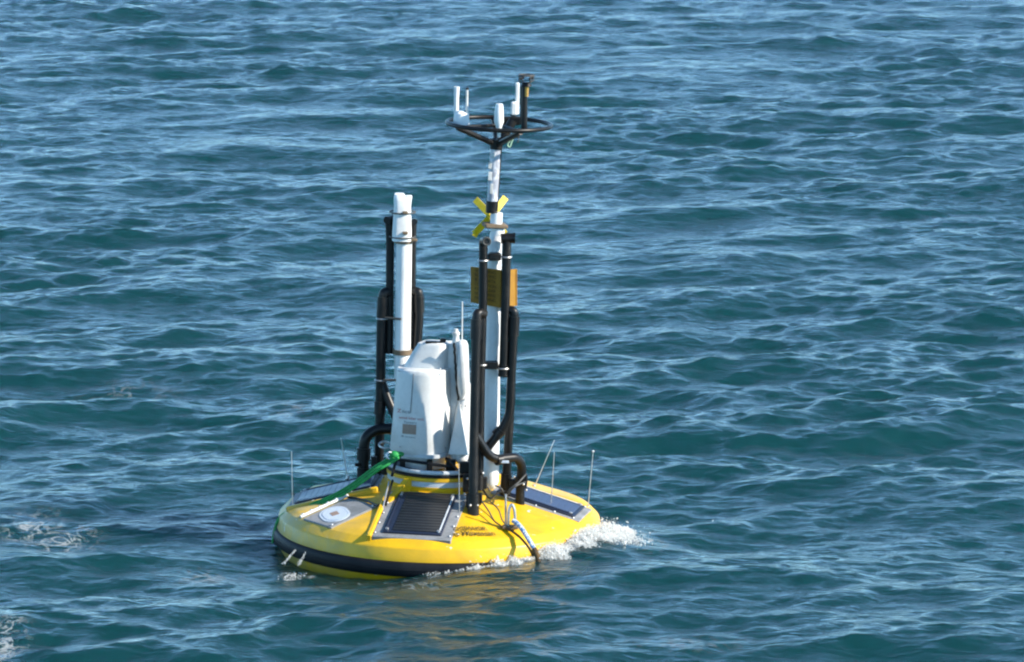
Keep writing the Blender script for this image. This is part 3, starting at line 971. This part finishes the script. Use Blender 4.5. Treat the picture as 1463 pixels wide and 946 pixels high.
# clutter round the pipe feet: brackets, junction boxes and cables
for px, py, y, s in ((690, 690, -.62, (.07, .06, .10)), (684, 712, -.70, (.06, .05, .09)), (732, 690, -.42, (.06, .05, .07)), (750, 684, -.50, (.04, .05, .09)), (668, 690, -.50, (.08, .06, .16)), (664, 668, -.40, (.09, .06, .10)), (670, 715, -.72, (.05, .05, .12))):
    MB().box(P(px, py, y), s, None, .008).build('bracket', M['black'], buoy)
for px, py, y in ((668, 684, -.56), (671, 698, -.58), (664, 706, -.62), (690, 676, -.68), (735, 681, -.5), (748, 692, -.54), (752, 700, -.45), (682, 722, -.82), (672, 722, -.85), (662, 716, -.7)):
    MB().sphere(P(px, py, y), .011, 8, 4).build('bolt', M['steel'], buoy)
for pts, r in ((((751, 678, -.52), (740, 690, -.6), (728, 700, -.62), (722, 712, -.6)), .011), (((753, 688, -.5), (738, 694, -.62), (726, 706, -.62), (722, 722, -.6)), .009),
               (((708, 694, -.56), (716, 698, -.6), (722, 708, -.58), (728, 700, -.5)), .010), (((690, 700, -.6), (700, 712, -.66), (712, 704, -.6), (722, 702, -.5)), .012),
               (((688, 716, -.74), (698, 730, -.84), (706, 744, -.95), (715, 751, -1.0)), .009), (((700, 716, -.7), (712, 728, -.82), (717, 742, -.93), (724, 752, -1.0)), .008),
               (((541, 721, -.6), (550, 728, -.72), (560, 733, -.78), (567, 741, -.85)), .012), (((676, 690, -.6), (684, 700, -.64), (694, 694, -.6), (700, 702, -.6)), .010)):
    MB().tube(smoothline([P(*p) for p in pts]), r * .72, 8).build('deck_cable', M['wire'] if r < .0115 else M['black'], buoy)

# lifting handle and its pin
handle = MB().tube(fillet([P(726, 752, -1.02), P(727, 728, -1.02), P(731, 719, -1.02), P(735, 728, -1.02), P(737, 754, -1.02)], .05), .012, 10).build('lifting_handle', M['steel'], buoy)
MB().tube([P(722.5, 752, -1.0), P(722.5, 706, -1.0)], .009, 8).build('handle_pin', M['steel'], handle)
MB().box(P(729, 753, -1.02), (.13, .07, .03), None, .008).build('handle_base', M['brown'], handle)

# ------------------------------------------------------------------ left mast with its vents
LY = 0.45
lm = MB().tube([P(575, 545, LY), P(575, 506, LY)], [.07, .07], 24).build('left_mast', M['white'], buoy, 40)
MB().tube([P(575, 506, LY), P(575, 499, LY)], [.083, .083], 24).build('mast_flange', M['brown'], lm, 40)
MB().tube([P(575, 500, LY), P(577.5, 340, LY)], [.069, .066], 28).build('mast_tube', M['white'], lm, 40)
MB().tube([P(576, 347, LY), P(576.2, 340, LY)], [.082, .082], 24).build('mast_flange', M['brown'], lm, 40)
MB().box(P(592, 343, LY - .04), (.05, .05, .022), None, .006).build('mast_flange', M['brown'], lm)
head = loft_px([(343, 560, 588, .10), (330, 560.5, 588, .10), (306, 562, 587.5, .10), (296, 563, 587, .095), (286, 562.5, 588, .09), (283, 562.5, 588.5, .085), (281, 563, 580, .08), (277, 564, 577, .07)], LY, 28, 4.0, 'sensor_head', M['white'], lm, 40)
MB().box(P(584, 282, LY - .03), (.055, .08, .03), None, .006).build('head_hood', M['white'], head)
for px, py in ((579, 304), (579, 333)):
    MB().box(P(px, py, LY - .105), (.045, .03, .025), None, .005).build('head_clip', M['brown'], head)
for py in (303, 338):
    MB().torus(P(575, py, LY), .109, .007, None, 28, 6).build('head_band', M['wire'], head)
LB = LY + .06
p1 = pipe('vent_pipe', [P(556, 311, LB), P(557.5, 345, LB), P(556, 505, LB)], .036, buoy)
MB().tube([P(553, 315, LB - .05), P(560, 313, LB + .03)], .034, 16).build('pipe_cap', M['black'], p1, 40)
p2 = pipe('vent_pipe', [P(590, 315, LB), P(589, 345, LB), P(588, 500, LB)], .034, buoy)
MB().tube([P(592, 317, LB - .08), P(592, 316, LB + .05)], .027, 14).build('pipe_cap', M['black'], p2, 40)
p3 = pipe('vent_pipe', [P(558, 418, LB), P(548, 417, LB - .03), P(545, 450, LB - .03), P(543.5, 560, LB - .03), P(541, 690, LB - .03)], .042, buoy, .06)
collar(P(547.6, 424, LB - .03), P(545.8, 452, LB - .03), .050, p3)
collar(P(543.3, 573, LB - .03), P(542.6, 592, LB - .03), .050, p3)
p4 = pipe('vent_pipe', [P(588, 417, LB), P(598, 415, LB - .03), P(599, 450, LB - .03), P(596, 500, LB - .03), P(593, 540, LB - .03)], .038, buoy, .06)
collar(P(598.5, 423, LB - .03), P(599, 446, LB - .03), .045, p4)
p5 = pipe('vent_pipe', [P(545, 545, LB - .02), P(556, 575, LB - .06), P(568, 600, LB - .1)], .040, buoy)
p6 = pipe('vent_pipe', [P(572, 612, LB - .1), P(537, 613, LB - .1), P(521, 625, LB - .12), P(519.5, 650, LB - .12), P(519, 686, LB - .12)], .047, buoy, .12)
collar(P(519.8, 640, LB - .12), P(519.3, 657, LB - .12), .060, p6)
collar(P(519, 668, LB - .12), P(519, 690, LB - .12), .054, p6, 'pipe_socket')
strap(546, 455, LB - .03, .047, p3); strap(543.6, 543, LB - .03, .047, p3)
MB().tube([P(550, 454, LB - .08), P(573, 456, LY - .08)], .010, 8).build('strap_bar', M['wire'], p3)
MB().tube([P(548, 543, LB - .08), P(566, 543, LY - .05)], .010, 8).build('strap_bar', M['wire'], p3)
MB().torus(P(551, 636, .2), .055, .010, (.1, -.35, 1), 24, 8).build('lifting_eye', M['steel'], buoy)
for px, py, y, s in ((534, 660, .3, (.05, .06, .10)), (511, 664, .35, (.05, .03, .03)), (552, 668, .1, (.08, .06, .12)), (549, 690, .2, (.10, .06, .10)), (533, 682, .35, (.06, .06, .08)), (560, 672, .1, (.07, .06, .05))):
    MB().box(P(px, py, y), s, None, .008).build('bracket', M['black'], buoy)

# ------------------------------------------------------------------ instrument ring at the mast head
RY = MY
rc = P(713, 177, RY)
ring_ax = Vector((0.022, 0, 1))
ring = MB().torus(rc, .428, .0175, ring_ax, 96, 12).build('instrument_ring', M['black'], buoy)
hubp = P(709.5, 207, RY)
MB().tube([P(708.8, 213, RY), P(709.8, 199, RY)], [.052, .058], 20).build('ring_hub', M['black'], ring, 40)
for ang in (215, 294, 95):
    a = radians(ang)
    e = rc + Vector((.42 * cos(a), .42 * sin(a), -.012 - .022 * .42 * cos(a)))
    MB().tube([hubp + Vector((0, 0, .0)), e], .024, 12).build('ring_arm', M['black'], ring)
    MB().tube([rc + Vector((0, 0, -.01)), e], .016, 10).build('ring_spoke', M['black'], ring)
e = rc + Vector((.20, -.1, 0))
MB().tube([P(715, 203, RY - .03), P(733, 172, RY)], .038, 12).build('ring_arm', M['black'], ring)
MB().box(P(731, 172, RY + .1), (.16, .10, .07), None, .012).build('ring_bracket', M['black'], ring)
# left: white receiver with two aerials
rec = loft_px([(177, 647, 670.5, .07), (170, 648, 670.5, .07), (163, 649, 670, .065), (160, 651, 664, .05), (158, 653, 658, .03)], RY, 24, 2.2, 'receiver', M['white'], ring, 40)
MB().tube([P(652, 164, RY), P(652, 143, RY), P(652.6, 124, RY)], [.020, .021, .023], 14).build('stub_aerial', M['white'], rec, 40)
MB().tube([P(667, 162, RY), P(667.5, 128, RY)], .010, 10).build('thin_aerial', M['white_dirty'], rec)
MB().sphere(P(667.5, 127, RY), .014, 10, 5).build('aerial_tip', M['black'], rec)
# centre: white bullet aerial on the near rim
bul = MB().tube([P(713, 196, RY - .40), P(713, 186, RY - .40), P(712.8, 181, RY - .40), P(712.8, 174, RY - .40), P(713, 160, RY - .40), P(713.5, 151, RY - .40), P(713.5, 148.5, RY - .40)], [.014, .016, .026, .040, .037, .031, .026], 18).build('navigation_aerial', M['white'], ring, 40)
# right: white boxes, black post and ultrasonic wind sensor
bx = MB().box(P(734.5, 155, RY + .12), (8.5 * S, .07, 19 * S), None, .01).build('white_housing', M['white'], ring)
MB().box(P(739, 141, RY + .14), (5.5 * S, .045, 45 * S), None, .008).build('white_housing_mast', M['white'], bx)
MB().tube([P(733, 164, RY + .12), P(733, 175, RY + .12)], .02, 10).build('housing_foot', M['wire'], bx)
post = MB().tube([P(749, 184, RY - .22), P(749.5, 122, RY - .22)], .025, 16).build('wind_sensor_post', M['black'], ring, 40)
MB().tube([P(744.5, 178, RY - .15), P(745, 120, RY - .15)], .008, 8).build('post_cable', M['black'], post)
MB().tube([P(752.3, 138, RY - .24), P(752.8, 123, RY - .24)], .016, 12).build('brass_fitting', M['brass'], post, 40)
ws = MB().tube([P(752, 123, RY - .22), P(752, 117, RY - .22)], [.05, .03], 16).build('wind_sensor', M['black'], ring, 40)
wc = P(752, 117, RY - .22)
MB().torus(wc + Vector((0, 0, .055)), .062, .007, None, 28, 6).build('sensor_hoop', M['wire'], ws)
for ang in (30, 120, 210, 300):
    a = radians(ang)
    MB().tube([wc + Vector((.025 * cos(a), .025 * sin(a), -.01)), wc + Vector((.068 * cos(a), .068 * sin(a), .01)), wc + Vector((.066 * cos(a), .066 * sin(a), .055))], .0065, 6).build('sensor_prong', M['wire'], ws)
    MB().sphere(wc + Vector((.052 * cos(a), .052 * sin(a), .03)), .012, 8, 5).build('sensor_node', M['black'], ws)
cord = MB().tube(smoothline([P(735, 193, RY - .1), P(731, 203, RY - .1), P(728.5, 210, RY - .1), P(725.5, 206, RY - .1), P(733, 196, RY - .1)]), .006, 6).build('loose_cord', M['pale_green'])
cord.parent = None
cord.matrix_world = ROOT_M
tag(cord, 'loop of pale green cord hanging below the instrument ring', 'cord')
MB().tube(smoothline([P(740, 190, RY), P(741, 200, RY), P(739, 204, RY)]), .005, 6).build('ring_cable', M['wire'], ring)

# ------------------------------------------------------------------ whip aerials round the rim
for x0, y0, x1, y1, y in ((418, 728, 416.5, 645, -.12), (496.5, 684, 487, 626, .40), (840, 727, 847.5, 645, .05), (787, 726, 792, 646, -.28), (763, 697, 792, 629, .45), (656.5, 738, 655.5, 662, -.84)):
    a, b = P(x0, y0, y), P(x1, y1, y)
    w = MB().tube([a, a.lerp(b, .5), b], [.0045, .0038, .0030], 8).build('whip_aerial', M['steel'], buoy)
    MB().tube([a - Vector((0, 0, .02)), a + Vector((0, 0, .03))], [.02, .012], 10).build('aerial_foot', M['steel'], w)
MB().sphere(P(847.5, 645, .05), .011, 8, 5).build('aerial_tip', M['steel'], buoy)
MB().tube([P(556, 688, -.5), P(545, 736, -.78)], .008, 8).build('stay_wire', M['steel'], buoy)
MB().tube([P(561, 686, -.5), P(551, 722, -.70)], .010, 8).build('stay_wire', M['black'], buoy)

# ------------------------------------------------------------------ ropes
def free(o, label, cat):
    o.parent = None
    o.matrix_world = ROOT_M
    return tag(o, label, cat)
gr = thing('green_strap', 'bright green webbing strap tied to the lidar foot and trailing over the left rim', 'rope', (0, 0, HULL_Z))
gr.rotation_euler = ROOT_ROT
base_path = [(567, 651, -.30), (556, 659, -.36), (540, 668, -.38), (520, 683, -.36), (500, 697, -.34), (473, 712, -.30), (442, 723, -.26), (414, 731, -.20), (399, 741, -.16), (393, 756, -.16), (389, 776, -.18)]
for dx, dy, dz in ((0, 0, 0), (-3.2, -2, .04), (2.8, 2.6, -.04)):
    pts = []
    for i, (x, y, d) in enumerate(base_path):
        k = 1 if i < 6 else max(.15, 1 - .22 * (i - 5))
        pts.append(P(x + dx * k * .8, y + dy * k, d + dz * k))
    line = smoothline(pts, 7)
    MB().tube(line, [.0130 - .0055 * i / len(line) for i in range(len(line))], 10).build('strand', M['green'] if True else None, gr)
MB().sphere(P(564, 650, -.31), .045, 12, 7, (1.0, .8, .8)).build('knot', M['green'], gr)
MB().sphere(P(571, 649, -.30), .03, 12, 7, (1.3, .8, .8)).build('knot', M['green'], gr)
MB().torus(P(557, 651, -.33), .03, .008, (.4, -1, .3), 20, 6).build('shackle', M['steel'], gr)

br = thing('mooring_rope', 'blue and white rope running from the steel handle over the right front rim', 'rope', (0, 0, HULL_Z))
br.rotation_euler = ROOT_ROT
rp = [(733, 744, -1.04), (739, 748, -1.08), (746, 756, -1.16), (753, 767, -1.235), (759, 777, -1.29), (764, 786, -1.335), (768, 796, -1.345), (769, 806, -1.33)]
line = smoothline([P(*p) for p in rp], 10)
k = int(len(line) * .68)
tw = MB()
for s in range(3):                                   # three laid strands
    pts = []
    for i, p in enumerate(line[:k + 4]):
        t = (line[min(i + 1, len(line) - 1)] - line[max(i - 1, 0)]).normalized()
        u = t.cross(Vector((0, 0, 1))).normalized(); w = t.cross(u)
        a = i * .75 + 2 * pi * s / 3
        pts.append(p + (u * cos(a) + w * sin(a)) * .010)
    MB().tube(pts, .0110, 8).build('rope_strand', M['blue_rope'], br)
MB().tube(line[k:], .023, 12).build('chafe_sleeve', M['rope_dark'], br)
MB().tube(smoothline([P(715, 752, -1.02), P(728, 757, -1.08), P(743, 768, -1.2), P(755, 782, -1.305), P(762, 795, -1.345)], 8), .010, 8).build('tail_line', M['rope_dark'], br)

# ------------------------------------------------------------------ splash where the hull butts into the wave
rng = np.random.default_rng(5)
def sea_z(x, y):
    z, ux, uy = sea_at(np.array([x]), np.array([y]))
    return float(z[0])

ICO_V = np.array([(1, 0, 0), (-1, 0, 0), (0, 1, 0), (0, -1, 0), (0, 0, 1), (0, 0, -1)], float)
ICO_F = np.array([(0, 2, 4), (2, 1, 4), (1, 3, 4), (3, 0, 4), (2, 0, 5), (1, 2, 5), (3, 1, 5), (0, 3, 5)])

def foam_material():
    m, nt, p = mat('sea_foam')
    tc = nt.nodes.new('ShaderNodeTexCoord')
    n = noise(nt, 30.0, 4.0, 0.6, tc.outputs['Object'])
    c = ramp(nt, n.outputs['Fac'], .35, .7, (.80, .81, .79, 1), (.93, .93, .90, 1))
    nt.links.new(c.outputs[0], p.inputs['Base Color'])
    nt.nodes.remove(p)
    d = nt.nodes.new('ShaderNodeBsdfDiffuse'); t = nt.nodes.new('ShaderNodeBsdfTranslucent'); x = nt.nodes.new('ShaderNodeBsdfTransparent')
    nt.links.new(c.outputs[0], d.inputs[0]); nt.links.new(c.outputs[0], t.inputs[0])
    m1 = nt.nodes.new('ShaderNodeMixShader'); m1.inputs[0].default_value = 0.45
    m2 = nt.nodes.new('ShaderNodeMixShader'); m2.inputs[0].default_value = 0.35
    nt.links.new(d.outputs[0], m1.inputs[1]); nt.links.new(t.outputs[0], m1.inputs[2])
    nt.links.new(m1.outputs[0], m2.inputs[1]); nt.links.new(x.outputs[0], m2.inputs[2])
    nt.links.new(m2.outputs[0], [q for q in nt.nodes if q.type == 'OUTPUT_MATERIAL'][0].inputs['Surface'])
    return m
M['foam'] = foam_material()

def droplets(name, pts, label):
    """pts: list of (x, y, z, radius, stretch). One mass of foam drops and clots."""
    n = len(pts)
    A = np.array(pts)
    R = rng.standard_normal((n, 3, 3)) * 0.25 + np.eye(3)[None]
    V = np.einsum('nij,kj->nki', R, ICO_V) * A[:, None, 3:4]
    V[:, :, 2] *= A[:, None, 4]
    V += A[:, None, :3]
    Fc = ICO_F[None] + (np.arange(n) * 6)[:, None, None]
    me = bpy.data.meshes.new(name)
    me.from_pydata(V.reshape(-1, 3).tolist(), [], Fc.reshape(-1, 3).tolist())
    me.materials.append(M['foam'])
    me.shade_smooth()
    o = bpy.data.objects.new(name, me)
    COL.objects.link(o)
    return tag(o, label, None, 'stuff')

pts = []
def clumps(n):
    """Random lumpy weighting along the hull."""
    c = rng.uniform(0, 1, n); w = rng.uniform(.006, .035, n); h = rng.uniform(.2, 1, n)
    return lambda t: float(np.sum(h * np.exp(-((t - c) / w) ** 2)))

def spray(n, th0, th1, r0, r1, hgt, size, nclump=26):
    cf = clumps(nclump); k = 0
    while k < n:
        t = rng.beta(1.5, 1.2)
        v = min(1.0, cf(t))
        if rng.random() > 0.12 + v: continue
        k += 1
        th = th0 + (th1 - th0) * t
        q = rng.beta(1.0, 1.7)
        r = r0 + (r1 - r0) * q * (0.5 + 0.5 * v)
        x, y = r * sin(th), -r * cos(th)
        z = sea_z(x, y) + hgt * v * rng.beta(1.0, 2.2) * (1 - .75 * q)
        s = size * math.exp(rng.normal(0, .5))
        pts.append((x + rng.normal(0, .012), y + rng.normal(0, .03), z, s, rng.uniform(.7, 2.0)))
spray(30000, radians(36), radians(98), 1.39, 1.66, .085, .0029)
spray(7000, radians(10), radians(46), 1.39, 1.56, .07, .0027)
spray(350, radians(-6), radians(16), 1.39, 1.50, .03, .0026, 10)
# the plume thrown up at the right-hand end
def plume(n, a, spread, size):
    for _ in range(n):
        t = rng.random()
        c = Vector(a[0]).lerp(Vector(a[1]), t)
        clump = 0.55 + 0.45 * sin(t * 31 + 2 * sin(t * 13))
        h = a[2] * (0.35 + 0.65 * t) * clump * rng.beta(1.1, 1.6)
        x, y = c.x + rng.normal(0, spread), c.y + rng.normal(0, spread * 1.4)
        pts.append((x, y, sea_z(x, y) + h, size * math.exp(rng.normal(0, .55)), rng.uniform(.7, 1.6)))
plume(20000, ((1.12, -.78, 0), (1.45, -.28, 0), .18), .045, .0028)
plume(2200, ((1.34, -.6, 0), (1.58, -.4, 0), .07), .09, .0027)
for _ in range(90):
    th = rng.uniform(radians(5), radians(100)); r = 1.45 + rng.exponential(.12)
    x, y = r * sin(th), -r * cos(th)
    pts.append((x, y, sea_z(x, y) + rng.uniform(0, .12), .0038 * math.exp(rng.normal(0, .4)), 1.0))
droplets('splash_foam', pts, 'white splash and foam along the right front of the yellow hull')

# water draining off the fender on the left
pts = []
for (x0, y0, x1, y1, d) in ((424, 784, 404, 806, -.98), (437, 788, 426, 808, -1.05)):
    a, b = ROOT_M @ P(x0, y0, d - .12), ROOT_M @ P(x1, y1, d - .16)
    for _ in range(70):
        t = rng.random() ** .8
        p = a.lerp(b, t)
        pts.append((p.x + rng.normal(0, .003 + .006 * t), p.y + rng.normal(0, .01), p.z - .0 * t, .0019 * math.exp(rng.normal(0, .3)), 4.0))
g = ground_at(417, 824, -.1)
for _ in range(160):
    x, y = g.x + rng.normal(0, .05), g.y + rng.normal(0, .07)
    pts.append((x, y, sea_z(x, y) + rng.uniform(0, .02), .0045 * math.exp(rng.normal(0, .4)), .7))
droplets('draining_water', pts, 'thin streams of water draining off the black fender on the left')
